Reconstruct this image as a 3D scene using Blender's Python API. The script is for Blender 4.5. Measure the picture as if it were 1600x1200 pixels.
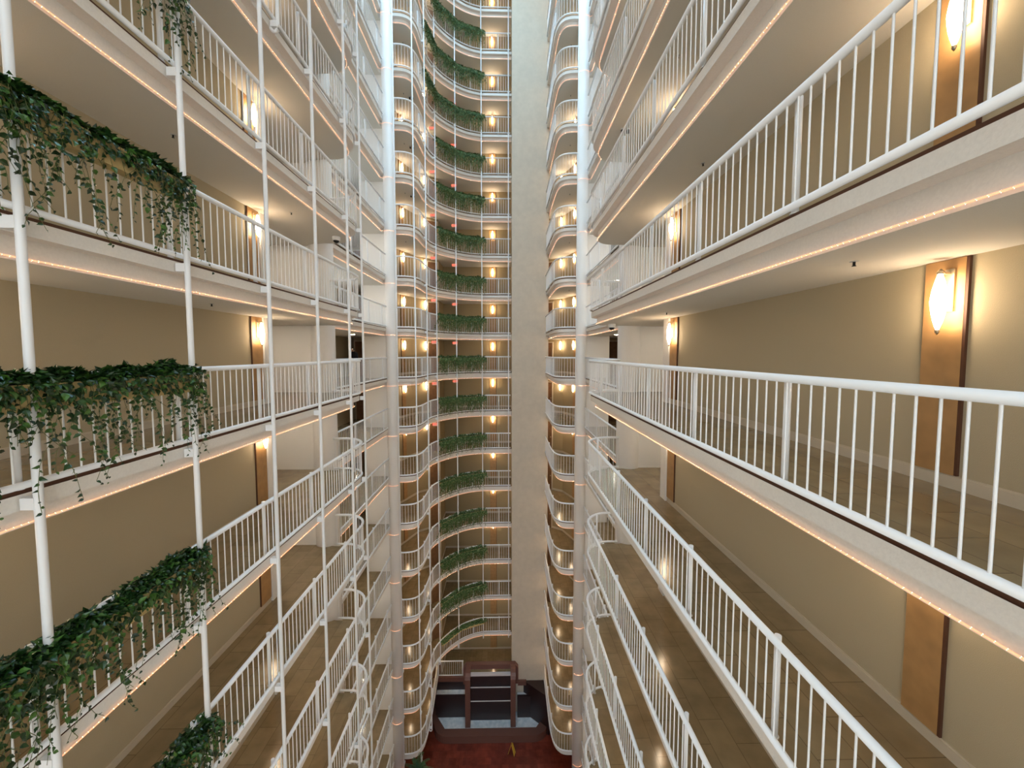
import bpy, bmesh, math, random
from mathutils import Vector
random.seed(7)
S = bpy.context.scene
C = S.collection
for o in list(bpy.data.objects): bpy.data.objects.remove(o)

# ---------------------------------------------------------------- camera
cam = bpy.data.cameras.new('camera'); cam_o = bpy.data.objects.new('camera', cam); C.objects.link(cam_o)
cam.sensor_width = 36; cam.lens = 600/1600*36; cam.shift_y = -15/1600; cam.clip_start = .05; cam.clip_end = 300
cam_o.location = (0, 0, 0)
cam_o.rotation_euler = (math.pi/2 - math.atan(33/600), 0, -math.atan(11/600))
S.camera = cam_o

# ---------------------------------------------------------------- light and exposure
SKY_UP = (0.44, 0.74, 1.0); SKY_UP_S = 7.0
SKY_SIDE = (1.0, 0.97, 0.93); SKY_SIDE_S = 1.9
SCONCE_S = 23.0; ROPE_S = 60.0
w = bpy.data.worlds.new('sky'); S.world = w; w.use_nodes = True
nt = w.node_tree; nt.nodes.clear()
wo = nt.nodes.new('ShaderNodeOutputWorld'); bg = nt.nodes.new('ShaderNodeBackground')
tc = nt.nodes.new('ShaderNodeTexCoord'); sx = nt.nodes.new('ShaderNodeSeparateXYZ')
rp = nt.nodes.new('ShaderNodeValToRGB')
rp.color_ramp.elements[0].position = .25; rp.color_ramp.elements[0].color = tuple(c*SKY_SIDE_S for c in SKY_SIDE)+(1,)
rp.color_ramp.elements[1].position = .6; rp.color_ramp.elements[1].color = tuple(c*SKY_UP_S for c in SKY_UP)+(1,)
nt.links.new(tc.outputs['Generated'], sx.inputs[0]); nt.links.new(sx.outputs['Z'], rp.inputs[0])
nt.links.new(rp.outputs[0], bg.inputs[0]); nt.links.new(bg.outputs[0], wo.inputs[0])
def portal(loc, rot, sx_, sy_):
    l = bpy.data.lights.new('skylight_portal', 'AREA'); l.shape = 'RECTANGLE'; l.size = sx_; l.size_y = sy_
    l.cycles.is_portal = True
    o = bpy.data.objects.new('skylight_portal', l); C.objects.link(o); o.location = loc; o.rotation_euler = rot
S.view_settings.view_transform = 'Standard'; S.view_settings.look = 'None'
S.view_settings.gamma = 1; S.view_settings.use_curve_mapping = False
S.view_settings.exposure = 0.55

# ---------------------------------------------------------------- constants
H = 2.74; F0 = -1.36; LOBBY = F0 - 9*H
TOPL = 11
def fz(n): return F0 + n*H
ROOF = fz(TOPL)
portal((-1, 15.4, ROOF-.1), (0, 0, 0), 9.5, 12.2)
portal((-1, -3.1, 0), (-math.pi/2, 0, 0), 11, 50)  # portal for the added opening behind the camera
MX = -1.97
def mir(p): return (MX - p[0],) + tuple(p[1:])
def mirp(ps): return [mir(p) for p in ps]

# ---------------------------------------------------------------- materials
def mat(name, col, rough=.6, var=0, scale=20, bump=0, spec=.4, metal=0, emit=None, es=0):
    m = bpy.data.materials.new(name); m.use_nodes = True; n = m.node_tree; b = n.nodes['Principled BSDF']
    b.inputs['Base Color'].default_value = tuple(col)+(1,); b.inputs['Roughness'].default_value = rough
    b.inputs['Specular IOR Level'].default_value = spec; b.inputs['Metallic'].default_value = metal
    if emit:
        b.inputs['Emission Color'].default_value = tuple(emit)+(1,); b.inputs['Emission Strength'].default_value = es
    if var or bump:
        t = n.nodes.new('ShaderNodeTexCoord'); no = n.nodes.new('ShaderNodeTexNoise'); no.inputs['Scale'].default_value = scale
        n.links.new(t.outputs['Object'], no.inputs['Vector'])
        if var:
            r = n.nodes.new('ShaderNodeValToRGB'); r.color_ramp.elements[0].position = .3; r.color_ramp.elements[1].position = .7
            r.color_ramp.elements[0].color = tuple(max(0, c*(1-var)) for c in col)+(1,)
            r.color_ramp.elements[1].color = tuple(min(1, c*(1+var)) for c in col)+(1,)
            n.links.new(no.outputs['Fac'], r.inputs[0]); n.links.new(r.outputs[0], b.inputs['Base Color'])
        if bump:
            bu = n.nodes.new('ShaderNodeBump'); bu.inputs['Strength'].default_value = bump; bu.inputs['Distance'].default_value = .01
            n.links.new(no.outputs['Fac'], bu.inputs['Height']); n.links.new(bu.outputs[0], b.inputs['Normal'])
    return m
def tiles(name, c1, c2, cm, sx_, sy_, rough, off=.5, msize=.004, spec=.5, rotate=0, var=.25):
    m = bpy.data.materials.new(name); m.use_nodes = True; n = m.node_tree; b = n.nodes['Principled BSDF']
    t = n.nodes.new('ShaderNodeTexCoord'); br = n.nodes.new('ShaderNodeTexBrick'); mp = n.nodes.new('ShaderNodeMapping')
    mp.inputs['Rotation'].default_value = (0, 0, rotate)
    n.links.new(t.outputs['Object'], mp.inputs[0]); n.links.new(mp.outputs[0], br.inputs['Vector'])
    br.inputs['Scale'].default_value = 1; br.offset = off; br.inputs['Mortar Size'].default_value = msize
    br.inputs['Brick Width'].default_value = sx_; br.inputs['Row Height'].default_value = sy_
    br.inputs['Color1'].default_value = c1+(1,); br.inputs['Color2'].default_value = c2+(1,); br.inputs['Mortar'].default_value = cm+(1,)
    no = n.nodes.new('ShaderNodeTexNoise'); no.inputs['Scale'].default_value = 2.6; no.inputs['Detail'].default_value = 6
    n.links.new(t.outputs['Object'], no.inputs['Vector'])
    mx = n.nodes.new('ShaderNodeMix'); mx.data_type = 'RGBA'; mx.blend_type = 'MULTIPLY'; mx.inputs[0].default_value = 1
    r = n.nodes.new('ShaderNodeValToRGB'); r.color_ramp.elements[0].position = .3; r.color_ramp.elements[1].position = .7
    r.color_ramp.elements[0].color = (1-var, 1-var, 1-var, 1); r.color_ramp.elements[1].color = (1, 1, 1, 1)
    n.links.new(no.outputs['Fac'], r.inputs[0])
    n.links.new(br.outputs['Color'], mx.inputs[6]); n.links.new(r.outputs[0], mx.inputs[7]); n.links.new(mx.outputs[2], b.inputs['Base Color'])
    b.inputs['Roughness'].default_value = rough; b.inputs['Specular IOR Level'].default_value = spec
    return m
M = dict(
    white=mat('white_paint', (.90, .90, .90), .3, spec=.5),
    pole=mat('pole_paint', (.84, .84, .84), .4),
    fascia=mat('fascia_plaster', (.80, .77, .72), .75, var=.03, scale=40, bump=.15),
    ceil=mat('ceiling_plaster', (.76, .73, .67), .85, var=.02, scale=120, bump=.2),
    wall=mat('beige_wallcovering', (.49, .415, .28), .8, var=.03, scale=160, bump=.25),
    wall_shaded=mat('shaded_wallcovering', (.40, .31, .175), .8, var=.03, scale=160, bump=.25),  # same wallcovering, darkened so the colour carries the shade of the far bays
    pier=mat('white_plaster', (.86, .83, .79), .75, var=.015, scale=50, bump=.1),
    column=mat('column_plaster', (.57, .495, .395), .8, var=.04, scale=3, bump=.1),
    wood=mat('tan_wood', (.44, .25, .10), .45, var=.12, scale=5),
    dkwood=mat('brown_wood', (.22, .11, .05), .45, var=.15, scale=5),
    edge=mat('dark_edge', (.10, .04, .02), .6),
    base=mat('baseboard_paint', (.62, .54, .42), .5),
    floor=tiles('travertine_tile', (.34, .26, .15), (.29, .215, .12), (.14, .10, .055), .9, .45, .16, rotate=math.pi/2),
    lobby=tiles('red_granite_tile', (.30, .055, .03), (.19, .036, .022), (.12, .03, .02), .45, .45, .22, off=.5, var=.35),
    granite=mat('brown_granite', (.17, .075, .055), .25, var=.25, scale=60, spec=.6),
    dkgran=mat('dark_granite', (.022, .007, .006), .34, var=.4, scale=40, spec=.7),
    water=mat('pool_water', (.86, .93, .96), .22, var=.18, scale=4, bump=.4, spec=.8),  # near-white base stands in for skylight mirrored on the pool
    lip=mat('pale_lip', (.75, .68, .66), .3),
    box=mat('planter_wood', (.60, .45, .20), .6, var=.15, scale=8),
    soil=mat('potting_soil', (.03, .02, .012), .95, var=.3, scale=60),
    metal=mat('brushed_metal', (.6, .5, .35), .35, metal=.8),
    black=mat('black_plastic', (.01, .01, .012), .4),
    grey=mat('grey_housing', (.55, .55, .55), .5),
    sconce=mat('sconce_glass', (.9, .8, .65), .4, emit=(1, .77, .52), es=SCONCE_S),
    rope=mat('rope_bulb', (1, .8, .6), .3, emit=(1, .64, .36), es=ROPE_S),
    tube=mat('rope_tube', (.75, .55, .4), .2, emit=(1, .40, .20), es=.75),
    exitr=mat('exit_red', (.5, .02, .01), .4, emit=(1, .12, .06), es=1.3),
    exitw=mat('exit_housing', (.8, .6, .55), .5),
    down=mat('fill_lens', (.9, .85, .7), .4, emit=(1, .86, .68), es=140),  # lens of the added fill lamps, strong enough to lift the lobby walls
    yellow=mat('yellow_plastic', (.85, .52, .06), .4),
    skin=mat('skin', (.45, .27, .18), .5), cloth=mat('black_cloth', (.012, .012, .016), .9), hair=mat('black_hair', (.01, .008, .006), .6),
    trouser=mat('dark_trousers', (.025, .025, .035), .9),
    art=mat('green_artwork', (.16, .17, .08), .6, var=.3, scale=3), mountm=mat('picture_mount', (.62, .47, .33), .7),
    pot=mat('terracotta', (.3, .12, .07), .7), stem=mat('vine_stem', (.12, .13, .04), .7),
)
def leafmat(name, a, b_, c):
    m = bpy.data.materials.new(name); m.use_nodes = True; n = m.node_tree; b = n.nodes['Principled BSDF']
    t = n.nodes.new('ShaderNodeNewGeometry'); r = n.nodes.new('ShaderNodeValToRGB')
    r.color_ramp.elements[0].color = a+(1,); r.color_ramp.elements[1].color = c+(1,)
    e = r.color_ramp.elements.new(.6); e.color = b_+(1,)
    n.links.new(t.outputs['Random Per Island'], r.inputs[0]); n.links.new(r.outputs[0], b.inputs['Base Color'])
    b.inputs['Roughness'].default_value = .33; b.inputs['Specular IOR Level'].default_value = .5
    return m
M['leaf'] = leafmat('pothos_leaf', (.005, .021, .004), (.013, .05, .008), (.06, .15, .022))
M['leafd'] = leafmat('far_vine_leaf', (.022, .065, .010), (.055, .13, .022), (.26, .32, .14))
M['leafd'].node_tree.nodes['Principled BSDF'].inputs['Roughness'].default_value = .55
M['palm'] = leafmat('palm_leaf', (.01, .05, .012), (.02, .08, .02), (.05, .12, .03))
def pane():
    m = bpy.data.materials.new('window_glass'); m.use_nodes = True; n = m.node_tree; n.nodes.clear()
    o = n.nodes.new('ShaderNodeOutputMaterial'); mx = n.nodes.new('ShaderNodeMixShader'); mx.inputs[0].default_value = .08
    a = n.nodes.new('ShaderNodeBsdfTransparent'); g = n.nodes.new('ShaderNodeBsdfGlossy'); g.inputs['Roughness'].default_value = .02
    n.links.new(a.outputs[0], mx.inputs[1]); n.links.new(g.outputs[0], mx.inputs[2]); n.links.new(mx.outputs[0], o.inputs[0]); return m
M['pane'] = pane()

# ---------------------------------------------------------------- mesh helper
class MB:
    def __init__(s): s.v = []; s.f = []; s.m = []; s.sm = []
    def add(s, vs, fs, mi=0, smooth=False):
        b = len(s.v); s.v += [tuple(v) for v in vs]
        for f in fs: s.f.append(tuple(b+i for i in f)); s.m.append(mi); s.sm.append(smooth)
    def box(s, x0, x1, y0, y1, z0, z1, mi=0):
        vs = [(x, y, z) for z in (z0, z1) for y in (y0, y1) for x in (x0, x1)]
        s.add(vs, [(0, 2, 3, 1), (4, 5, 7, 6), (0, 1, 5, 4), (2, 6, 7, 3), (0, 4, 6, 2), (1, 3, 7, 5)], mi)
    def prism(s, poly, z0, z1, mt=0, ms=0, mb=0):
        a = sum(poly[i][0]*poly[(i+1) % len(poly)][1]-poly[(i+1) % len(poly)][0]*poly[i][1] for i in range(len(poly)))
        if a < 0: poly = poly[::-1]
        n = len(poly)
        s.add([(p[0], p[1], z1) for p in poly], [tuple(range(n))], mt)
        s.add([(p[0], p[1], z0) for p in poly], [tuple(range(n))[::-1]], mb)
        for i in range(n):
            p, q = poly[i], poly[(i+1) % n]
            s.add([(p[0], p[1], z0), (q[0], q[1], z0), (q[0], q[1], z1), (p[0], p[1], z1)], [(0, 1, 2, 3)], ms)
    def tube(s, pts, r, seg=10, mi=0, cap=True):
        pts = [Vector(p) for p in pts]; n = len(pts); vs = []; ref = Vector((0, 0, 1))
        for i, p in enumerate(pts):
            d = ((pts[i]-pts[i-1]).normalized() if i else Vector()) + ((pts[i+1]-pts[i]).normalized() if i < n-1 else Vector())
            d.normalize()
            u = d.cross(ref)
            if u.length < .2: u = d.cross(Vector((1, 0, 0)))
            u.normalize(); v = u.cross(d).normalized()
            rr = r[i] if isinstance(r, (list, tuple)) else r
            for k in range(seg):
                a = 2*math.pi*k/seg; vs.append(p+u*(rr*math.cos(a))+v*(rr*math.sin(a)))
        fs = []
        for i in range(n-1):
            for k in range(seg):
                k2 = (k+1) % seg; fs.append((i*seg+k, (i+1)*seg+k, (i+1)*seg+k2, i*seg+k2))
        s.add(vs, fs, mi, True)
        if cap:
            b = len(s.v)-len(vs)
            s.f.append(tuple(b+k for k in range(seg))); s.m.append(mi); s.sm.append(False)
            s.f.append(tuple(b+(n-1)*seg+k for k in range(seg))[::-1]); s.m.append(mi); s.sm.append(False)
    def lathe(s, prof, c=(0, 0, 0), seg=20, mi=0):
        vs = []; n = len(prof)
        for r, z in prof:
            for k in range(seg):
                a = 2*math.pi*k/seg; vs.append((c[0]+r*math.cos(a), c[1]+r*math.sin(a), c[2]+z))
        fs = []
        for i in range(n-1):
            for k in range(seg):
                k2 = (k+1) % seg; fs.append((i*seg+k, i*seg+k2, (i+1)*seg+k2, (i+1)*seg+k))
        s.add(vs, fs, mi, True)
        b = len(s.v)-len(vs)
        s.f.append(tuple(b+k for k in range(seg))[::-1]); s.m.append(mi); s.sm.append(False)
        s.f.append(tuple(b+(n-1)*seg+k for k in range(seg))); s.m.append(mi); s.sm.append(False)
    def ball(s, c, r, mi=0):
        x, y, z = c
        s.add([(x+r, y, z), (x-r, y, z), (x, y+r, z), (x, y-r, z), (x, y, z+r), (x, y, z-r)],
              [(0, 2, 4), (2, 1, 4), (1, 3, 4), (3, 0, 4), (2, 0, 5), (1, 2, 5), (3, 1, 5), (0, 3, 5)], mi)
    def mesh(s, name, mats):
        me = bpy.data.meshes.new(name); me.from_pydata(s.v, [], s.f)
        me.polygons.foreach_set('material_index', s.m); me.polygons.foreach_set('use_smooth', s.sm)
        for m in (mats if isinstance(mats, (list, tuple)) else [mats]): me.materials.append(M[m])
        me.update(); return me
    def build(s, name, mats, parent=None, loc=None):
        return obj(name, s.mesh(name, mats), parent, loc)
def obj(name, me, parent=None, loc=None):
    o = bpy.data.objects.new(name, me); C.objects.link(o)
    if parent: o.parent = parent
    if loc: o.location = loc
    return o
def tag(o, label, cat, group=None):
    o['label'] = label; o['category'] = cat
    if group: o['group'] = group
    return o
def empty(name, loc, rz=0):
    o = bpy.data.objects.new(name, None); C.objects.link(o); o.location = loc; o.rotation_euler = (0, 0, rz); o.empty_display_size = .1; return o
def struct(o): o['kind'] = 'structure'; return o
KIDS = {}
def copy_tree(o, parent=None):
    c = o.copy(); C.objects.link(c)
    if parent: c.parent = parent
    for ch in [x for x in KIDS.get(o.name, [])]: copy_tree(ch, c)
    return c
def note(root):     # remembers a finished thing's parts so that copies are quick
    for ch in root.children: KIDS.setdefault(root.name, []).append(ch); note(ch)
W = ['', 'one floor', 'two floors', 'three floors', 'four floors', 'five floors', 'six floors', 'seven floors', 'eight floors', 'nine floors', 'ten floors', 'eleven floors']
def lv(n): return 'on the eye-level floor' if n == 0 else W[abs(n)]+(' above' if n > 0 else ' below')+' eye level'
def levels(root, lo, hi, label, cat, group, fn=None, ref=0):
    note(root); res = {}
    for n in range(lo, hi+1):
        o = root if n == lo else copy_tree(root)
        o.location = (root.location.x, root.location.y, fz(n)+ref); res[n] = o
        tag(o, label+', '+lv(n), cat, group)
    return res

# ---------------------------------------------------------------- plan
def arc(cx, cy, r, a0, a1, n):
    return [(cx+r*math.cos(math.radians(a0+(a1-a0)*i/n)), cy+r*math.sin(math.radians(a0+(a1-a0)*i/n))) for i in range(n+1)]
def catmull(P, k=4):
    out = []
    Q = [P[0]]+P+[P[-1]]
    for i in range(1, len(Q)-2):
        a, b, c, d = [Vector(q) for q in Q[i-1:i+3]]
        for j in range(k):
            t = j/k; out.append(tuple(.5*((2*b)+(c-a)*t+(2*a-5*b+4*c-d)*t*t+(3*b-a-3*c+d)*t**3)))
    out.append(tuple(P[-1])); return out
def offs(P, d):     # offset to the left of travel
    out = []
    for i, p in enumerate(P):
        p = Vector(p); n = Vector((0, 0))
        if i: e = (p-Vector(P[i-1])).normalized(); n += Vector((-e.y, e.x))
        if i < len(P)-1: e = (Vector(P[i+1])-p).normalized(); n += Vector((-e.y, e.x))
        n.normalize(); k = 1
        if 0 < i < len(P)-1:
            e = (p-Vector(P[i-1])).normalized(); k = 1/max(.5, n.dot(Vector((-e.y, e.x))))
        out.append(tuple(p+n*d*k))
    return out
def resample(P, step, start=0):
    out = []; acc = start; tot = 0
    for i in range(len(P)-1):
        a, b = Vector(P[i]), Vector(P[i+1]); L = (b-a).length
        while acc <= tot+L+1e-6:
            t = (acc-tot)/L if L else 0; out.append(tuple(a+(b-a)*t)); acc += step
        tot += L
    return out
def plen(P): return sum((Vector(P[i+1])-Vector(P[i])).length for i in range(len(P)-1))

XL = -4.78
G1 = [(XL, .25), (XL, 12.55)] + arc(-5.68, 12.55, .9, 0, 90, 8)[1:] + [(-6.02, 13.45)]
G2 = [(-6.34, 14.05), (-6.34, 20.72)]
BAY = catmull([(-5.98, 21.15), (-5.45, 21.18), (-5.05, 21.38), (-4.81, 21.9), (-4.74, 22.8), (-4.72, 23.7), (-4.62, 24.4), (-4.36, 25.05), (-3.85, 25.85), (-3.1, 26.6), (-2.35, 27.05), (-1.6, 27.28)], 3) + [(.40, 27.3)]
RBAY = mirp(catmull([(-5.98, 21.15), (-5.45, 21.18), (-5.05, 21.38), (-4.81, 21.9), (-4.74, 22.8), (-4.74, 24.5)], 3)) + [(2.77, 26.12)]
EDGE_L = [(XL, -3)] + G1[1:] + [(-6.34, 13.5), (-6.34, 20.9), (-5.98, 21.15)] + BAY[1:]
EDGE_R = [(MX-XL, -3)] + mirp(G1[1:]) + mirp([(-6.34, 13.5), (-6.34, 20.9), (-5.98, 21.15)]) + RBAY[1:]
OUT = -9.3
def slab_poly(edge, ins, side):
    e = offs(edge, ins if side < 0 else -ins)
    if side < 0: tail = [(.47, e[-1][1]), (.47, 29.25), (OUT, 29.25), (OUT, -3)]
    else: tail = [(e[-1][0], 26.15), (MX-.0-(-9.3)*1, 26.15)] ; tail = [(e[-1][0], 29.25), (MX-OUT, 29.25), (MX-OUT, -3)]
    return e + tail
def no_dup(P):
    out = []
    for p in P:
        if not out or (Vector(p)-Vector(out[-1])).length > 1e-4: out.append(p)
    return out

# ---------------------------------------------------------------- storeys: floors and ceilings
for side, edge in ((-1, EDGE_L), (1, EDGE_R)):
    a = MB(); a.prism(no_dup(slab_poly(edge, .03, side)), -.2, -.04, 2, 1, 1); a.prism(no_dup(slab_poly(edge, .05, side)), -.045, 0, 0, 2, 1); fm = a.mesh('floor', ['floor', 'fascia', 'edge'])
    b = MB(); b.prism(no_dup(slab_poly(edge, .21, side)), -.435, -.2, 0, 0, 1); cm = b.mesh('ceiling', ['fascia', 'ceil'])
    for n in range(-8, TOPL+1):
        if n == -8 and side < 0: continue
        struct(obj('floor', fm, None, (0, 0, fz(n)))); struct(obj('ceiling', cm, None, (0, 0, fz(n))))
LOWEST = [p for p in EDGE_L if p[1] < 23.72] + [(-4.84, 26.5)]
P8 = no_dup(offs(LOWEST, .03)) + [(-4.87, 29.25), (OUT, 29.25), (OUT, -3)]
a = MB(); a.prism(P8, -.3, 0, 0, 1, 1); struct(a.build('floor', ['floor', 'fascia'], None, (0, 0, fz(-8))))
br = MB(); br.prism([(XL+.05, -3), (MX-XL-.05, -3), (MX-XL-.05, -1.0), (XL+.05, -1.0)], -.435, 0, 0, 1, 2); bm_ = br.mesh('floor', ['floor', 'fascia', 'ceil'])
for n in range(-8, TOPL+1): struct(obj('floor', bm_, None, (0, 0, fz(n))))
for y0, y1 in ((-3, 9.3), (21.5, 29.2)):
    r = MB(); r.box(XL+.1 if y0 < 0 else -6, MX-XL-.1 if y0 < 0 else 4.1, y0, y1, ROOF, ROOF+.3); struct(r.build('ceiling', 'ceil'))  # unseen roof slabs added to limit skylight on near galleries and tall shaft
l = MB(); l.box(-16, 14, -8, 32, LOBBY-.3, LOBBY); struct(l.build('floor', 'lobby'))

# ---------------------------------------------------------------- walls
ZB, ZT = LOBBY, ROOF
def wall(name, pts, th, m='wall', z0=ZB, z1=ZT):
    a = MB(); a.prism(pts + offs(pts, th)[::-1], z0, z1); return struct(a.build(name, m))
XW = 6.47
for s in (-1, 1):
    mm = (lambda ps: ps) if s < 0 else mirp
    sd = 'left' if s < 0 else 'right'
    t = 1 if s < 0 else -1
    wall('wall_'+sd, mm([(-XW, -3), (-XW, 10.36)]), .15*t)
    wall('wall_'+sd, mm([(-XW+.05, 10.40), (-XW+.05, 10.75), (OUT, 10.75)]), .2*t, 'pier')      # lighter end of the gallery wall
    wall('wall_'+sd, mm([(OUT, 10.75), (OUT, 14.4)]), .15*t, 'pier')
    wall('wall_'+sd, mm([(OUT, 20.2), (OUT, 24.0)]), .15*t, 'wall')
    wall('wall_'+sd, mm([(OUT, 14.4), (OUT, 20.2)]), .15*t, 'wall', ZB, fz(1))
    for n in range(1, TOPL): wall('wall_'+sd, mm([(OUT, 14.4), (OUT, 20.2)]), .15*t, 'pier', fz(n)-.435, fz(n)+.35)
    wall('wall_'+sd, mm([(-6.42, 13.5), (-8.05, 13.5)]), -.4*t, 'pier')                      # wall ending in a round column
    wall('wall_'+sd, mm([(-6.15, 21.2), (-7.75, 21.2)]), -.15*t, 'pier')
    wall('wall_'+sd, mm([(OUT, 23.9), (-6.8, 23.9)]), .15*t, 'wall')
    wall('wall_'+sd, mm([(-6.8, 21.3), (-6.8, 23.8), (-5.93, 26.0)]), .12*t, 'wall_shaded')
    wall('wall_'+sd, mm([(-5.93, 26.0), (-4.6, 27.0), (-4.6, 29.1)]), .12*t, 'wall_shaded')
    for cx_, cy_, rr in ((-6.42, 13.72, .40), (-6.14, 21.0, .30)):
        c = MB(); c.lathe([(rr, ZB), (rr, ZT)], (*( (cx_, cy_) if s < 0 else mir((cx_, cy_)) ), 0), 40); struct(c.build('wall_'+sd+'_column', 'pier'))
wall('wall_back', [(-4.6, 29.1), (.5, 29.1)], .15, 'wall_shaded')
c = MB(); c.box(.47, 2.96, 26.2, 29.2, ZB, ZT); c.box(.47, 2.96, 26.19, 26.2, fz(1)+.0, fz(1)+.012); struct(c.build('wall_elevator_shaft', 'column'))
# unseen window frame added behind the camera, lets in frontal sky fill
fr = MB()
for i in range(8): fr.box(-6.4+i*1.54, -6.34+i*1.54, -3.06, -3.0, ZB, ZT)
for n in range(-8, TOPL): fr.box(-6.4, 4.45, -3.06, -3.0, fz(n)-.43, fz(n)+.05)
struct(fr.build('window_1', 'white'))
# gridded windows of the rear galleries, upper storeys
wi = 2
for s in (-1, 1):
    for n in range(1, TOPL):
        z0, z1 = fz(n)+.35, fz(n+1)-.435; x = OUT if s < 0 else MX-OUT
        f = MB()
        for k in range(10): y = 14.4+5.8*k/9; f.box(x-.04, x+.04, y-.025, y+.025, z0, z1)
        for k in range(4): z = z0+(z1-z0)*k/3; f.box(x-.03, x+.03, 14.4, 20.2, z-.022, z+.022)
        o = struct(f.build('window_%d' % wi, 'white')); p = MB(); p.box(x-.006, x+.006, 14.42, 20.18, z0+.02, z1-.02); p.build('pane', 'pane', o); wi += 1
# baseboards
def baseboard(name, pts, t, lo, hi):
    a = MB(); a.prism(pts+offs(pts, t)[::-1], 0, .12); a.prism(pts+offs(pts, t*.6)[::-1], .12, .14); me = a.mesh(name, 'base')
    for n in range(lo, hi+1): struct(obj(name, me, None, (0, 0, fz(n))))
for s in (-1, 1):
    mm = (lambda ps: ps) if s < 0 else mirp; t = 1 if s < 0 else -1; sd = 'left' if s < 0 else 'right'
    baseboard('baseboard_'+sd, mm([(-XW, -3), (-XW, 10.36)]), -.02*t, -7, 5)
    baseboard('baseboard_'+sd, mm([(-6.8, 21.4), (-6.8, 23.8), (-5.93, 26.0), (-4.6, 27.0), (-4.6, 29.1)]), -.02*t, -8, 9)
baseboard('baseboard_back', [(-4.57, 29.1), (.47, 29.1)], -.02, -8, 9)

# ---------------------------------------------------------------- railings
RT, RB = 1.11, .052
bal = MB(); bal.tube([(0, 0, RB), (0, 0, RT)], .0095, 8, cap=False); BAL = bal.mesh('baluster', 'white')
pst = MB(); pst.tube([(0, 0, 0), (0, 0, 1.125)], .033, 14); pst.lathe([(.045, 0), (.045, .012)], seg=12); PST = pst.mesh('post', 'white')
def railing(P, inside, poststart, bstep, poststep=1.9):
    x0, y0 = P[0]; root = empty('railing', (x0, y0, 0)); R = [(p[0]-x0, p[1]-y0) for p in P]
    a = MB(); a.tube([(p[0], p[1], RT) for p in R], .041, 16); a.build('handrail', 'white', root)
    a = MB(); a.tube([(p[0], p[1], RB) for p in R], .037, 14); a.build('bottom_rail', 'white', root)
    I = offs(R, inside)
    for q in resample(I, poststep, poststart): obj('post', PST, root, (q[0], q[1], 0))
    Q = resample(R, bstep, .06)
    for q in Q[:99]: obj('baluster', BAL, root, (q[0], q[1], 0))
    # small arms between posts and rails
    return root
RG = 'white baluster railings round the atrium'
levels(railing(G1, .075, 3.6-1.9, .15), -6, 5, 'white railing of the near left gallery', 'railing', 'railings of the near left gallery')
levels(railing(mirp(G1), -.075, 3.6-1.9, .15), -6, 5, 'white railing of the near right gallery', 'railing', 'railings of the near right gallery')
levels(railing(G2, .075, .5, .155), -8, 7, 'short white railing of the rear left gallery', 'railing', 'railings of the rear left gallery')
levels(railing(mirp(G2), -.075, .5, .155), -8, 7, 'short white railing of the rear right gallery', 'railing', 'railings of the rear right gallery')
levels(railing(BAY, .075, .1, .165), -7, 9, 'white S-curved railing of the far left balcony', 'railing', 'railings of the far left balcony')
lb = [p for p in BAY if p[1] < 23.72] + [(-4.84, 26.5)]
levels(railing(lb, .075, .1, .165), -8, -8, 'lowest white railing of the far left balcony', 'railing', 'railings of the far left balcony')
levels(railing(RBAY, -.075, .1, .165), -8, 8, 'white curved railing of the far right balcony', 'railing', 'railings of the far right balcony')

# ---------------------------------------------------------------- rope lights
def rope(P, step, br_=.0085):
    x0, y0 = P[0]; root = empty('rope_light', (x0, y0, 0)); R = [(p[0]-x0, p[1]-y0, -.405) for p in P]
    a = MB(); a.tube(R, .008, 6, cap=False); a.build('cord', 'tube', root)
    b = MB()
    for q in resample([(p[0], p[1]) for p in R], step, .03):
        if random.random() < .985: b.ball((q[0], q[1], -.405), br_)
    o = b.build('bulbs', 'rope', root); o['kind'] = 'stuff'
    return root
def ropepath(P, s, d=.185): return offs(P, d*s)
for s, sd in ((-1, 'left'), (1, 'right')):
    mm = (lambda ps: ps) if s < 0 else mirp; t = 1 if s < 0 else -1
    levels(rope(ropepath(mm([(XL, .25)]+G1[1:-1]), t), .06), -5, 6, 'warm rope light under the near %s gallery edge' % sd, 'rope light', 'rope lights under the near %s gallery' % sd)
    P2 = [(-6.34-.185, 14.1), (-6.34-.185, 20.72)] + arc(-6.14, 21.0, .325, 218, 330, 8)
    levels(rope(mm(P2), .09), -8, 8, 'warm rope light under the rear %s gallery edge' % sd, 'rope light', 'rope lights under the rear %s gallery' % sd)
    B = BAY if s < 0 else RBAY
    levels(rope(ropepath(B, t), .09), -7, 10 if s < 0 else 9, 'warm rope light curving under the far %s balcony' % sd, 'rope light', 'rope lights under the far %s balcony' % sd)

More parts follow.
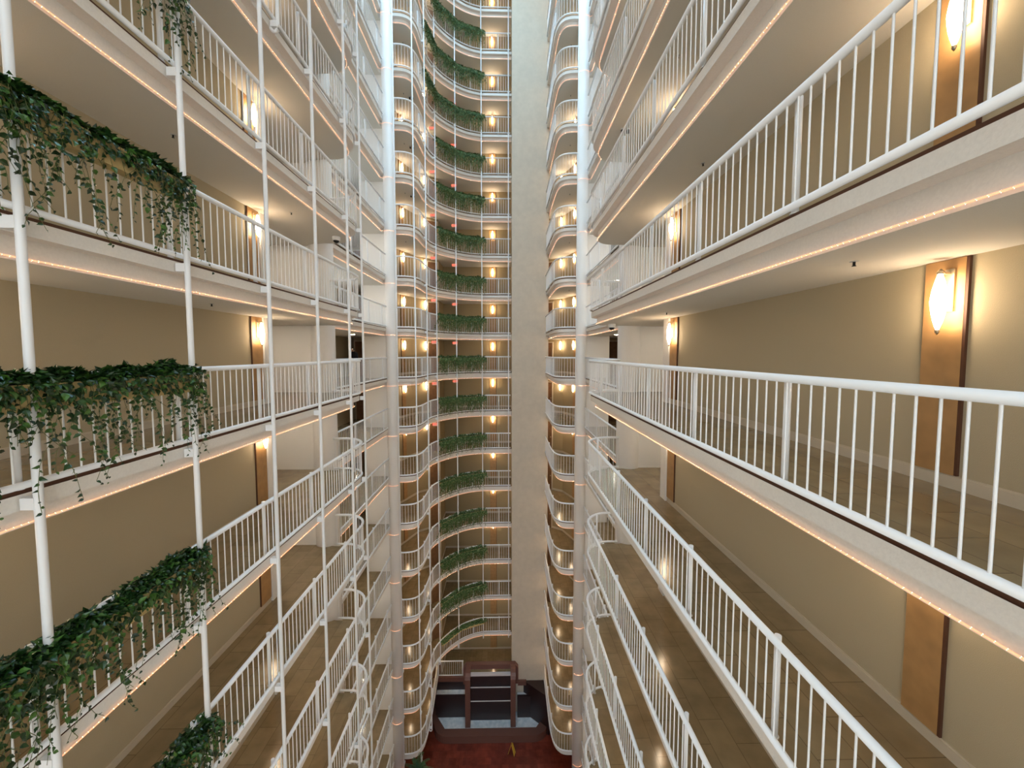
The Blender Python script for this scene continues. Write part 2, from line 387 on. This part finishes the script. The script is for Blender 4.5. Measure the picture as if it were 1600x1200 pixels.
# ---------------------------------------------------------------- wall panels and sconces
def sconce(x, y, nx, ny, panel=True, pw=.36):
    rz = math.atan2(ny, nx)-0
    root = empty('wall_sconce', (x, y, 0), rz); zc = 1.88
    prof = [(.008, -.295), (.02, -.26), (.036, -.2), (.052, -.12), (.062, -.04), (.065, .0), (.062, .04), (.052, .12), (.036, .2), (.02, .26), (.008, .295)]
    a = MB(); a.lathe(prof, (.115, 0, zc), 18); a.build('lamp_shade', 'sconce', root)
    a = MB(); a.lathe([(.03, -.02), (.03, .0), (.008, .03)], (.115, 0, zc+.29), 12); a.lathe([(.004, -.05), (.02, -.02), (.02, .0)], (.115, 0, zc-.285), 12)
    a.box(.0, .115, -.012, .012, zc+.27, zc+.29); a.box(.0, .02, -.04, .04, zc-.1, zc+.32)
    a.build('bracket', 'metal', root)
    return root
def panel(x, y, nx, ny, pw=.36, mname='wood'):
    root = empty('wall_panel', (x, y, 0), math.atan2(ny, nx))
    a = MB(); a.box(0, .03, -pw/2, pw/2, .14, 2.3); a.build('board', mname, root)
    b = MB(); sg = -1 if nx > 0 else 1; b.box(0, .028, *sorted((sg*pw/2, sg*(pw/2+.025))), .14, 2.3); b.build('edge_shadow', 'edge', root)  # dark strip: the panel's near edge with its shadow put into the colour
    return root
def C_at(t): return (-6.8+.87*t, 23.8+2.2*t)
def A_at(t): return (-5.93+1.33*t, 26+t)
nC = Vector((2.2, -.87)).normalized(); nA = Vector((1, -1.33)).normalized()
def wallset(x, y, nx, ny, lo, hi, where, pw=.36, pan=True, dy=0):
    if pan: levels(panel(x, y, nx, ny, pw), lo, hi, 'tan wood panel '+where, 'panel', 'tan wood wall panels')
    px, py = (x+nx*.03, y+ny*.03+dy)
    levels(sconce(px, py, nx, ny), lo, hi, 'lit wall sconce '+where, 'wall lamp', 'spindle wall sconces')
wallset(-XW, 3.87, 1, 0, -5, 5, 'nearest the camera in the left gallery')
wallset(MX+XW, 3.87, -1, 0, -5, 5, 'nearest the camera in the right gallery', dy=-.06)
wallset(-XW, 10.15, 1, 0, -6, 5, 'at the far end of the left gallery', .42)
wallset(MX+XW, 10.15, -1, 0, -6, 5, 'at the far end of the right gallery', .42)
x, y = C_at(.37); wallset(x, y, nC.x, nC.y, -8, 9, 'beside the column, far left balcony')
wallset(MX-x, y, -nC.x, nC.y, -8, 9, 'beside the column, far right balcony')
x, y = A_at(.36); wallset(x, y, nA.x, nA.y, -8, 9, 'beside the door, far left balcony', pan=False)
x, y = A_at(.1); wallset(MX-x, y, -nA.x, nA.y, -8, 9, 'beside the slab, far right balcony', pan=False)
wallset(-.92, 29.1, 0, -1, -8, 9, 'on the far back wall', .48)

# ---------------------------------------------------------------- doors in the far balconies
di = 1
for s in (-1, 1):
    nA2 = (nA.x if s < 0 else -nA.x, nA.y)
    x, y = A_at(.72); x = x if s < 0 else MX-x
    d = MB(); d.box(0, .05, -.36, .36, 0, 2.08, 0); d.box(0, .07, -.42, -.36, 0, 2.14, 1); d.box(0, .07, .36, .42, 0, 2.14, 1); d.box(0, .07, -.36, .36, 2.08, 2.14, 1)
    dm = d.mesh('door', ['dkwood', 'base']); h = MB(); h.box(.05, .11, .26, .31, .98, 1.02); hm = h.mesh('door_handle', 'metal')
    for n in range(-8, 9):
        o = struct(obj('door_%d' % di, dm, None, (x, y, fz(n)))); o.rotation_euler = (0, 0, math.atan2(nA2[1], nA2[0])); obj('door_handle', hm, o); di += 1
    x, y = (-8.85, 23.88) if s < 0 else mir((-8.6, 23.88))
    for n in range(-4, 5):
        o = struct(obj('door_%d' % di, dm, None, (x, y, fz(n)))); o.rotation_euler = (0, 0, -math.pi/2); obj('door_handle', hm, o); di += 1

# ---------------------------------------------------------------- exit signs
def txt(body, size, m, parent, loc, rot, name='lettering'):
    cu = bpy.data.curves.new('t', 'FONT'); cu.body = body; cu.size = size; cu.extrude = .003; cu.align_x = 'CENTER'; cu.align_y = 'CENTER'
    t = bpy.data.objects.new('t', cu); C.objects.link(t); bpy.context.view_layer.update()
    me = bpy.data.meshes.new_from_object(t.evaluated_get(bpy.context.evaluated_depsgraph_get())); bpy.data.objects.remove(t)
    me.materials.clear(); me.materials.append(M[m]); o = obj(name, me, parent, loc); o.rotation_euler = rot; return o
def exitsign(x, y, w_=.34):
    r = empty('exit_sign', (x, y, 0))
    a = MB(); a.box(-w_/2, w_/2, -.03, .03, 1.98, 2.2); a.box(-.02, .02, -.02, .02, 2.2, 2.31); a.build('housing', 'exitw', r)
    txt('EXIT', .2, 'exitr', r, (0, -.034, 2.09), (math.pi/2, 0, 0)); return r
levels(exitsign(-4.66, 25.6), -2, 5, 'red EXIT sign in the far left balcony', 'exit sign', 'exit signs by the doors')
levels(exitsign(-3.55, 27.6, .3), -1, 6, 'small red EXIT sign behind the far planters', 'exit sign', 'exit signs behind the planters')

# ---------------------------------------------------------------- vertical poles
def pole(x, y, z0, z1, ix, iy, label, lo, hi, hook=False, r=.038):
    root = empty('steel_pole', (x, y, z0)); a = MB()
    pts = [(0, 0, z1-z0), (0, 0, .12 if hook else 0)]
    if hook: pts = pts[:1]+[(0, 0, .14)] + [(ix*(.07-.07*math.cos(t)), iy*(.07-.07*math.cos(t)), .07-.09*math.sin(t)) for t in (0, .5, 1, 1.57, 2.1, 2.7, 3.14)]
    a.tube(pts, r, 12); a.build('pole', 'pole', root)
    b = MB(); ang = math.atan2(iy, ix); ca, sa = math.cos(ang), math.sin(ang)
    v = [(u, w2, z) for z in (-.19, -.07) for w2 in (-.045, .045) for u in (.0, .135)]
    b.add([(u*ca-w2*sa, u*sa+w2*ca, z) for u, w2, z in v], [(0, 2, 3, 1), (4, 5, 7, 6), (0, 1, 5, 4), (2, 6, 7, 3), (0, 4, 6, 2), (1, 3, 7, 5)])
    me = b.mesh('bracket', 'pole')
    for n in range(lo, hi+1): obj('bracket', me, root, (0, 0, fz(n)-z0))
    return tag(root, label, 'pole', 'vertical poles in front of the balconies')
ordn = ['nearest the camera, at the left edge of the photo', 'second from the left edge, ending the leafy planters', 'third from the left edge', 'fourth from the left edge', 'fifth from the left edge', 'sixth from the left edge, at the rounded gallery corner']
for k in range(5): pole(-4.655, 3.846+1.948*k, LOBBY, ROOF, -1, 0, 'tall white pole, '+ordn[k], -8, 10)
pole(-4.70, 12.86, LOBBY, ROOF, -.95, -.3, 'tall white pole, '+ordn[5], -8, 10, r=.034)
pole(-4.655, 8.35, fz(3)-.25, ROOF, -1, 0, 'white pole ending in a hook at the gallery edge near the top left', 3, 10, hook=True)
for px_, Y, z0, lo, ix, iy, lab in ((622, 20.78, LOBBY, -8, 0, 1, 'beside the round column'), (650.5, 21.05, fz(-8)-.35, -8, 0, 1, 'at the front of the far left balcony'),
        (668.5, 22.9, fz(-8)-.35, -8, -1, 0, 'at the side of the far left balcony'), (683.5, 24.8, fz(-7)-.35, -7, -.9, .4, 'at the left end of the far vine planters'),
        (714, 26.15, fz(-7)-.3, -7, -.6, .8, 'in the middle of the far vine planters'), (753.5, 27.05, fz(-7)-.3, -7, 0, 1, 'at the right end of the far vine planters'),
        (794.5, 27.08, fz(-7)-.3, -7, 0, 1, 'against the tall grey slab')):
    pole((px_-789)*Y/600, Y, z0, ROOF, ix, iy, 'thin white pole '+lab, lo, 10, hook=z0 > LOBBY, r=.034)

# ---------------------------------------------------------------- hanging vine planters
def leaf(mb, p, d, up, L, Wd, mi=0):
    d = d.normalized(); s_ = d.cross(up)
    if s_.length < .05: s_ = d.cross(Vector((1, .1, 0)))
    s_.normalize(); n = s_.cross(d)
    v = [p, p+d*L*.12+s_*Wd*.42+n*.1*Wd, p+d*L*.42+s_*Wd*.5+n*.18*Wd, p+d*L-n*L*.15, p+d*L*.42-s_*Wd*.5+n*.18*Wd, p+d*L*.12-s_*Wd*.42+n*.1*Wd, p+d*L*.45]
    mb.add(v, [(0, 1, 2, 6), (6, 2, 3), (6, 3, 4), (0, 6, 4, 5)], mi)
def rv(): return Vector((random.gauss(0, 1), random.gauss(0, 1), random.gauss(0, 1)))
def foliage(Ln, top, vines, size, vlen, ends=True, skirt=.14):
    """planter along +Y from 0 to Ln, void side is +X"""
    m = MB()
    for i in range(top):
        y = random.uniform(-.12, Ln+.12); x = random.gauss(.08, .085); hgt = .19*math.exp(-((x-.08)/.13)**2)*random.random()**.5*(.75+.35*math.sin(y*7+1)*math.sin(y*3.1))
        d = Vector((random.gauss(.5*(1 if x > .05 else -.5), .5), random.gauss(0, .6), random.gauss(.05, .45)))
        s_ = size*random.uniform(.65, 1.25)
        leaf(m, Vector((x, y, 1.05+hgt)), d, Vector((0, 0, 1))+rv()*.35, s_, s_*.6)
    for i in range(int(top*skirt)):      # skirt spilling over the front of the box
        y = random.uniform(-.1, Ln+.12); z = 1.05-random.random()**1.6*(.16+.24*max(0, math.sin(y*4.3+.8))); x = .2+random.uniform(0, .09)
        s_ = size*random.uniform(.6, 1.15)
        leaf(m, Vector((x, y, z)), Vector((.5, random.gauss(0, .7), -.8)), Vector((1, 0, .3))+rv()*.3, s_, s_*.68)
    v = MB()
    for i in range(vines):
        cl = random.choice((.12, .32, .5, .68, .93, .97)) if ends else random.random()
        y = (cl*Ln+random.gauss(0, .11)); x = .22+random.uniform(-.02, .07); L = vlen*random.uniform(.25, 1)
        p = Vector((x, y, 1.05)); pts = [p.copy()]; n = max(4, int(L/.055)); dr = Vector((0, random.gauss(0, .12), 0))
        for k in range(n):
            dr += Vector((random.gauss(0, .05), random.gauss(0, .12), 0)); dr *= .85
            p = p+Vector((dr.x*.055, dr.y*.12, -.055)); p.x = max(.12, p.x)
            pts.append(p.copy())
            if random.random() < .85:
                s_ = size*random.uniform(.5, 1.0)*(1 if k < n-4 else .7)
                leaf(v, p, Vector((random.gauss(0, .6), random.gauss(0, .8), -.55)), Vector((1, 0, .2))+rv()*.5, s_, s_*.66)
        v.tube(pts[::2], .0028, 4, 1, cap=False)
    return m, v
NEAR = []; FAR = []
for k in range(3):
    m, v = foliage(1.8, 1700, 48, .086, 1.3); NEAR.append((m.mesh('foliage', 'leaf'), v.mesh('trailing_vines', ['leaf', 'stem'])))
for k in range(3):
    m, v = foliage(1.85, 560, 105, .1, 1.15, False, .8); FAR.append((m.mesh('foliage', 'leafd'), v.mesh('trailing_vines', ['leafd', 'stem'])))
def boxmesh(L):
    b = MB(); b.box(.05, .2, 0, L, .8, 1.05); b.box(.045, .205, 0, L, 1.03, 1.06, 0); b.box(.06, .19, .01, L-.01, 1.05, 1.065, 1); return b.mesh('planter_box', ['box', 'soil'])
st = MB()
st.box(.045, .055, 0, .035, .85, 1.165); st.box(-.05, .055, 0, .035, 1.155, 1.165); st.box(-.05, -.042, 0, .035, 1.08, 1.165); STRAP = st.mesh('hook_strap', 'metal')
NB = boxmesh(1.76); FB = boxmesh(1.8)
def planter(x, y, n, ang, kind, lab, group, sy=1, sz=1):
    r = empty('hanging_planter', (x, y, fz(n)), ang)
    bx = obj('planter_box', NB if kind is NEAR else FB, r)
    for yy in (.3, 1.42): obj('hook_strap', STRAP, bx, (0, yy, 0))
    k = random.randrange(3)
    a = obj('foliage', kind[k][0], r); b = obj('trailing_vines', kind[(k+1) % 3][1], r)
    if sz != 1: b.scale = (1, 1, 1); 
    r.scale = (1, sy, 1)
    return tag(r, lab+', '+lv(n), 'planter', group)
for n in (2, 1, 0, -1, -2):
    planter(XL+.015, 3.93, n, 0, NEAR, 'leafy rail planter between the first two poles', 'near planters ending at the second pole')
    planter(XL+.015, 2.0, n, 0, NEAR, 'leafy rail planter cut by the left edge', 'near planters cut by the left edge')
def fspan(a, b):
    a = Vector(a); b = Vector(b); d = b-a; return a, math.atan2(d.y, d.x)-math.pi/2, d.length/1.85
for n in range(-7, 10):
    for (a, b, lab) in (((-4.36, 25.05), (-3.22, 26.5), 'left-hand'), ((-3.14, 26.56), (-1.55, 27.25), 'right-hand')):
        p, an, sc = fspan(a, b)
        if n == -7:
            r = planter(p.x, p.y, n, an, FAR, 'nearly bare %s far planter' % lab, 'far vine planters', sc)
            for ch in list(r.children):
                if ch.name.startswith('trailing'): bpy.data.objects.remove(ch)
                elif ch.name.startswith('foliage'): ch.scale = (1, 1, .35); ch.location.z = .72
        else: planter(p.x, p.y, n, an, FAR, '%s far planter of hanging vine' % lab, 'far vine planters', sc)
for n in (6, 7, 8, 9):
    p, an, sc = fspan((-4.73, 23.1), (-4.42, 24.9)); planter(p.x, p.y, n, an, FAR, 'side vine planter left of the far row', 'far side planters', sc)

# ---------------------------------------------------------------- ceiling fittings
def sprinkler(x, y, n, lab):
    r = empty('sprinkler_head', (x, y, fz(n+1)-.435)); a = MB(); a.lathe([(.035, -.006), (.04, 0)], seg=14); a.build('escutcheon', 'grey', r)
    a = MB(); a.lathe([(.012, -.05), (.022, -.05), (.012, -.04), (.012, -.006)], seg=10); a.build('deflector', 'black', r); tag(r, lab+', '+lv(n), 'sprinkler', 'ceiling sprinklers')
for x, y, n, lab in ((-5.6, 6.8, 1, 'small dark sprinkler, left gallery ceiling'), (-5.62, 6.85, 2, 'small dark sprinkler, left gallery ceiling'), (-5.6, 7.5, 0, 'small dark sprinkler, left gallery ceiling'),
        (-5.6, 10.4, 1, 'farther small dark sprinkler, left gallery ceiling'), (3.6, 3.95, 0, 'small dark sprinkler, right gallery ceiling by the near sconce'),
        (3.85, 7.6, 1, 'small dark sprinkler, right gallery ceiling'), (3.75, 8.9, 0, 'farther small dark sprinkler, right gallery ceiling'),
        (3.75, 8.6, 2, 'small dark sprinkler, right gallery ceiling'), (3.7, 6.2, 3, 'small dark sprinkler, right gallery ceiling')):
    sprinkler(x, y, n, lab)
for n in range(1, 8):
    sprinkler(-5.7, 22.6, n, 'small sprinkler in the far left balcony ceiling'); sprinkler(3.75, 22.6, n, 'small sprinkler in the far right balcony ceiling')
def domecam(x, y, n, lab):
    r = empty('security_camera', (x, y, fz(n+1)-.435)); a = MB(); a.lathe([(.11, -.12), (.12, -.1), (.12, 0)], seg=24); a.build('housing', 'white', r)
    a = MB(); a.lathe([(.01, -.2), (.05, -.185), (.08, -.155), (.09, -.12)], seg=24); a.build('dome', 'black', r); tag(r, lab, 'security camera')
domecam(-5.35, 12.5, 1, 'dark dome security camera under the left gallery ceiling, one floor above eye level')
domecam(3.45, 12.4, 0, 'dark dome security camera under the right gallery ceiling, on the eye-level floor')
for s in (-1, 1):
    sd = 'left' if s < 0 else 'right'
    for n in range(-8, 3):  # ceiling lamps added to brighten lobbies and rear galleries, repeated from one visible fitting
        for (x, y, z_, w_) in ((-7.6, 12.1, 0, 'lift lobby off the near %s gallery'), (-7.5, 15.6, 0, 'front of the rear %s gallery'), (-7.67, 19.6, 0, 'back of the rear %s gallery')):
            a = MB(); a.lathe([(.085, -.008), (.085, 0)], seg=20); o = a.build('fill_downlight', 'down', None, (x if s < 0 else MX-x, y, fz(n+1)-.436))
            tag(o, 'small added fill lamp in the ceiling, '+w_ % sd+', '+lv(n), 'fill_downlight', 'added ceiling fill lamps')
def detector(x, y, n, lab):
    r = empty('emergency_light', (x, y, fz(n+1)-.435)); a = MB(); a.box(-.12, .12, -.03, .03, -.05, 0); a.build('mount', 'grey', r)
    for dx in (-.08, .08): b = MB(); b.lathe([(.045, -.13), (.05, -.05)], (dx, 0, 0), 14); b.build('lamp_head', 'black', r)
    tag(r, lab+', '+lv(n), 'emergency light', 'twin ceiling spotlights')
detector(3.45, 11.3, 2, 'twin black emergency lights in the right gallery ceiling')
for n in (3, 4, 5): detector(-5.35, 22.9, n, 'twin black emergency lights in the far left balcony ceiling')

# ---------------------------------------------------------------- framed pictures in the lift lobbies
def picture(x, y, z, w_, h_, lab):
    r = empty('framed_picture', (x, y, z)); a = MB(); a.box(-w_/2, w_/2, -.03, 0, -h_/2, h_/2); a.build('frame', 'dkwood', r)
    a = MB(); a.box(-w_/2+.05, w_/2-.05, -.035, -.03, -h_/2+.05, h_/2-.05); a.build('mount', 'mountm', r)
    a = MB(); a.box(-w_/2+.1, w_/2-.1, -.04, -.035, 0, h_/2-.1); a.build('print', 'art', r); tag(r, lab, 'picture')
picture(-8.2, 23.88, .2, .9, .95, 'green framed picture on the rear wall behind the person')
picture(6.55, 23.88, .1, .8, 1.1, 'framed picture on the rear right lobby wall beside the round column')

# ---------------------------------------------------------------- person
def person():
    r = empty('person', (-7.55, 19.4, fz(0)), math.radians(160))
    def skin(name, V, E, Rr, m, root=0):
        me = bpy.data.meshes.new(name); me.from_pydata(V, E, []); o = obj(name, me, r)
        md = o.modifiers.new('s', 'SKIN'); sd = o.modifiers.new('u', 'SUBSURF'); sd.levels = 2; sd.render_levels = 2
        for i, rr in enumerate(Rr): me.skin_vertices[0].data[i].radius = rr if isinstance(rr, tuple) else (rr, rr)
        me.skin_vertices[0].data[root].use_root = True; me.materials.append(M[m]); return o
    # bare body: one continuous figure, head bowed over a phone
    if True:
        V = [(0, 0, .92), (0, 0, 1.12), (0, .02, 1.32), (0, .05, 1.42), (0, .09, 1.5), (0, .12, 1.6),
             (.17, .03, 1.36), (.21, .03, 1.1), (.14, .22, 1.05), (.05, .3, 1.14),
             (-.17, .03, 1.36), (-.21, .03, 1.1), (-.14, .22, 1.05), (-.05, .3, 1.14),
             (.09, 0, .86), (.1, .02, .48), (.1, -.01, .07), (.1, .12, .035), (-.09, 0, .86), (-.1, .02, .48), (-.1, -.01, .07), (-.1, .12, .035)]
        E = [(0, 1), (1, 2), (2, 3), (3, 4), (4, 5), (2, 6), (6, 7), (7, 8), (8, 9), (2, 10), (10, 11), (11, 12), (12, 13), (0, 14), (14, 15), (15, 16), (16, 17), (0, 18), (18, 19), (19, 20), (20, 21)]
        me = bpy.data.meshes.new('body'); me.from_pydata(V, E, []); o = bpy.data.objects.new('body', me); C.objects.link(o); o.parent = r
        o.modifiers.new('s', 'SKIN'); sd = o.modifiers.new('u', 'SUBSURF'); sd.levels = sd.render_levels = 2
        rad = [(.15, .11), (.14, .1), (.16, .1), (.06, .06), (.075, .085), (.07, .09), .055, .045, .036, .03, .055, .045, .036, .03, .085, .055, .04, .035, .085, .055, .04, .035]
        for i, rr in enumerate(rad): me.skin_vertices[0].data[i].radius = rr if isinstance(rr, tuple) else (rr, rr)
        me.materials.append(M['skin'])
        bpy.context.view_layer.update()
        ev = bpy.data.meshes.new_from_object(o.evaluated_get(bpy.context.evaluated_depsgraph_get()))
        o.modifiers.clear(); o.data = ev
        def shell(name, test, m, grow):
            b = bmesh.new(); b.from_mesh(ev); b.normal_update()
            for v in b.verts: v.co += v.normal*grow
            bmesh.ops.delete(b, geom=[f for f in b.faces if not test(f.calc_center_median())], context='FACES')
            k = bpy.data.meshes.new(name); b.to_mesh(k); b.free(); k.materials.clear(); k.materials.append(M[m])
            for p in k.polygons: p.use_smooth = True
            obj(name, k, r)
        for p in ev.polygons: p.use_smooth = True
        shell('shirt', lambda c: .9 < c.z < 1.45 and c.y < .2, 'cloth', .012)
        shell('trousers', lambda c: .1 < c.z <= .92 and c.y < .2, 'trouser', .012)
        shell('shoes', lambda c: c.z <= .1, 'black', .008)
        shell('hair', lambda c: c.z > 1.53 and (c.y < .13 or c.z > 1.62), 'hair', .012)
    a = MB(); a.box(-.035, .035, .32, .33, 1.1, 1.24); a.build('phone', 'black', r)
    tag(r, 'person in black with bowed head standing behind the eye-level rear left railing', 'person')
person()

# ---------------------------------------------------------------- lobby fountain
PL = fz(-8)
f = empty('fountain', (-1, 25.5, LOBBY))
def fb(name, m, fn): a = MB(); fn(a); a.v = [(x+1, y-25.5, z-LOBBY) for x, y, z in a.v]; return a.build(name, m, f)
outer = [(-5.5, 27.0), (-5.35, 25.9)] + arc(-3.9, 25.3, 1.0, 190, 270, 6) + arc(1.93, 25.3, 1.0, 270, 350, 6) + [(3.35, 25.9), (3.5, 27.0)]
inner = [(-4.78, 26.1), (-4.78, 25.75), (-4.12, 24.85), (2.1, 24.85), (2.68, 25.6), (2.68, 26.1)]
def ring(a):
    # rim wall between outer and inner outlines
    z0, z1 = LOBBY, LOBBY+.5
    n = len(outer); m = len(inner)
    poly = outer + inner[::-1]
    a.prism(poly, z0, z1)
fb('basin_rim', 'granite', ring)
fb('pool_water', 'water', lambda a: a.prism([(-4.85, 26.2), (-4.85, 25.7), (-4.1, 24.8), (2.1, 24.8), (2.75, 25.6), (2.75, 26.2)], LOBBY+.02, LOBBY+.32))
fb('side_wall', 'dkgran', lambda a: a.box(-4.9, -2.8, 25.85, 26.0, LOBBY+.3, PL-.85))
fb('side_wall', 'dkgran', lambda a: a.box(.85, 2.75, 25.75, 25.9, LOBBY+.3, PL-.85))
fb('upper_basin_water', 'water', lambda a: a.box(-4.9, -2.8, 26.0, 26.45, PL-1.2, PL-.92))
fb('upper_basin_water', 'water', lambda a: a.box(.85, 2.4, 25.9, 26.18, PL-1.2, PL-.92))
fb('upper_wall', 'dkgran', lambda a: (a.box(-5.2, -2.8, 26.45, 26.5, LOBBY, PL-.02),))
fb('platform_cap', 'granite', lambda a: (a.box(-5.4, -2.8, 26.42, 26.62, PL-.3, PL+.02), a.box(.9, 1.5, 26.02, 26.18, PL-.3, PL+.02)))
fb('slanted_wall', 'dkgran', lambda a: a.prism([(1.3, 26.17), (2.95, 24.75), (3.1, 24.9), (3.1, 26.17)], LOBBY, PL-.05))
def fin(x0, x1):
    def g(a):
        pr = [(25.05, LOBBY+.1), (25.05, PL+1.0), (25.1, PL+1.2), (25.25, PL+1.35), (25.5, PL+1.42), (25.84, PL+1.42), (25.84, LOBBY+.1)]
        vs = [(x, y, z) for x in (x0, x1) for y, z in pr]; n = len(pr)
        a.add(vs, [tuple(range(n))[::-1], tuple(range(n, 2*n))] + [(i, (i+1) % n, n+(i+1) % n, n+i) for i in range(n)])
    return g
fb('frame_fin', 'granite', fin(-2.75, -2.4)); fb('frame_fin', 'granite', fin(.36, .71))
def beam(a):
    pts = [(-2.95, PL+.0), (-2.95, PL+1.15), (-2.75, PL+1.42), (.7, PL+1.42), (.92, PL+1.15), (.92, PL), (.6, PL), (.6, PL+1.1), (-2.63, PL+1.1), (-2.63, PL)]
    vs = [(x, y, z) for y in (25.85, 26.17) for x, z in pts]; n = len(pts)
    a.add(vs, [tuple(range(n))[::-1], tuple(range(n, 2*n))] + [(i, n+i, n+(i+1) % n, (i+1) % n) for i in range(n)])
fb('top_beam', 'granite', beam)
fb('cascade_wall', 'dkgran', lambda a: (a.box(-2.4, .36, 25.6, 25.75, LOBBY+.3, PL+.0), a.box(-2.4, .36, 25.68, 25.8, PL, PL+.75)))
fb('cascade_lip', 'lip', lambda a: a.box(-2.4, .36, 25.55, 25.62, PL-1.02, PL-.98))
fb('cascade_lip', 'lip', lambda a: a.box(-2.4, .36, 25.55, 25.62, PL-.02, PL+.02))
fb('top_trough', 'lip', lambda a: a.box(-2.4, .36, 25.6, 25.85, PL+.8, PL+.9))
tag(f, 'brown granite lobby fountain with arched frame, dark cascade and pale pool', 'fountain')
p = MB(); p.box(-5.6, 3.0, 26.5, 29.1, PL-.3, PL); p.box(-5.6, .9, 26.52, 26.7, LOBBY, PL-.3)
struct(p.build('floor', 'floor'))
rl = railing([(-4.85, 26.6), (-3.02, 26.6)], .0, .04, .15, 1.74); rl.location.z = PL
tag(rl, 'short straight white railing on the platform left of the fountain arch', 'railing', 'platform railing')

# wet floor sign
r = empty('wet_floor_sign', (.42, 23.62, LOBBY), math.radians(-20))
for s in (-1, 1):
    a = MB(); w2 = .15
    vs = [(s*.2-.0, -w2, 0), (s*.2, w2, 0), (s*.02, w2*.7, .64), (s*.02, -w2*.7, .64)]
    vs += [(x+.015*s, y, z+.004) for x, y, z in vs]
    a.add(vs, [(0, 1, 2, 3), (7, 6, 5, 4), (0, 4, 5, 1), (1, 5, 6, 2), (2, 6, 7, 3), (3, 7, 4, 0)]); a.build('board', 'yellow', r)
tag(r, 'small yellow folding caution sign on the red lobby floor before the fountain', 'sign')

# palms
def palm(x, y, hgt, lab, n=26, sp=.9):
    r = empty('potted_palm', (x, y, LOBBY)); a = MB(); a.lathe([(.2, 0), (.27, .35), (.28, .42), (.24, .42), (.22, .36)], seg=20); a.build('pot', 'pot', r)
    t = MB(); t.tube([(0, 0, .35), (.03, 0, hgt*.5), (0, .02, hgt*.8)], [.06, .05, .035], 8); t.build('trunk', 'stem', r)
    l = MB()
    for i in range(n):
        az = i*2.4; el = random.uniform(.1, 1.3); L = sp*random.uniform(.7, 1.1); c0 = Vector((0, .02, hgt*(.78+.02*(i % 4)))); pr = c0
        for k in range(12):
            t_ = (k+1)/12; q = c0+Vector((math.cos(az)*L*t_*math.cos(el), math.sin(az)*L*t_*math.cos(el), L*t_*math.sin(el)-.45*L*t_*t_))
            dd = (q-pr).normalized(); sd = dd.cross(Vector((0, 0, 1))).normalized()
            for s in (-1, 1): leaf(l, q, dd*.7+sd*s-Vector((0, 0, .3)), Vector((0, 0, 1)), .24*(1-.5*t_), .035)
            pr = q
    l.build('fronds', 'palm', r); tag(r, lab, 'palm', 'lobby palms')
palm(-4.75, 19.6, 4.3, 'dark green palm rising from the lobby, right of its smaller neighbour')
palm(-5.9, 19.2, 3.4, 'smaller dark green palm at the foot of the round column', 20, .7)
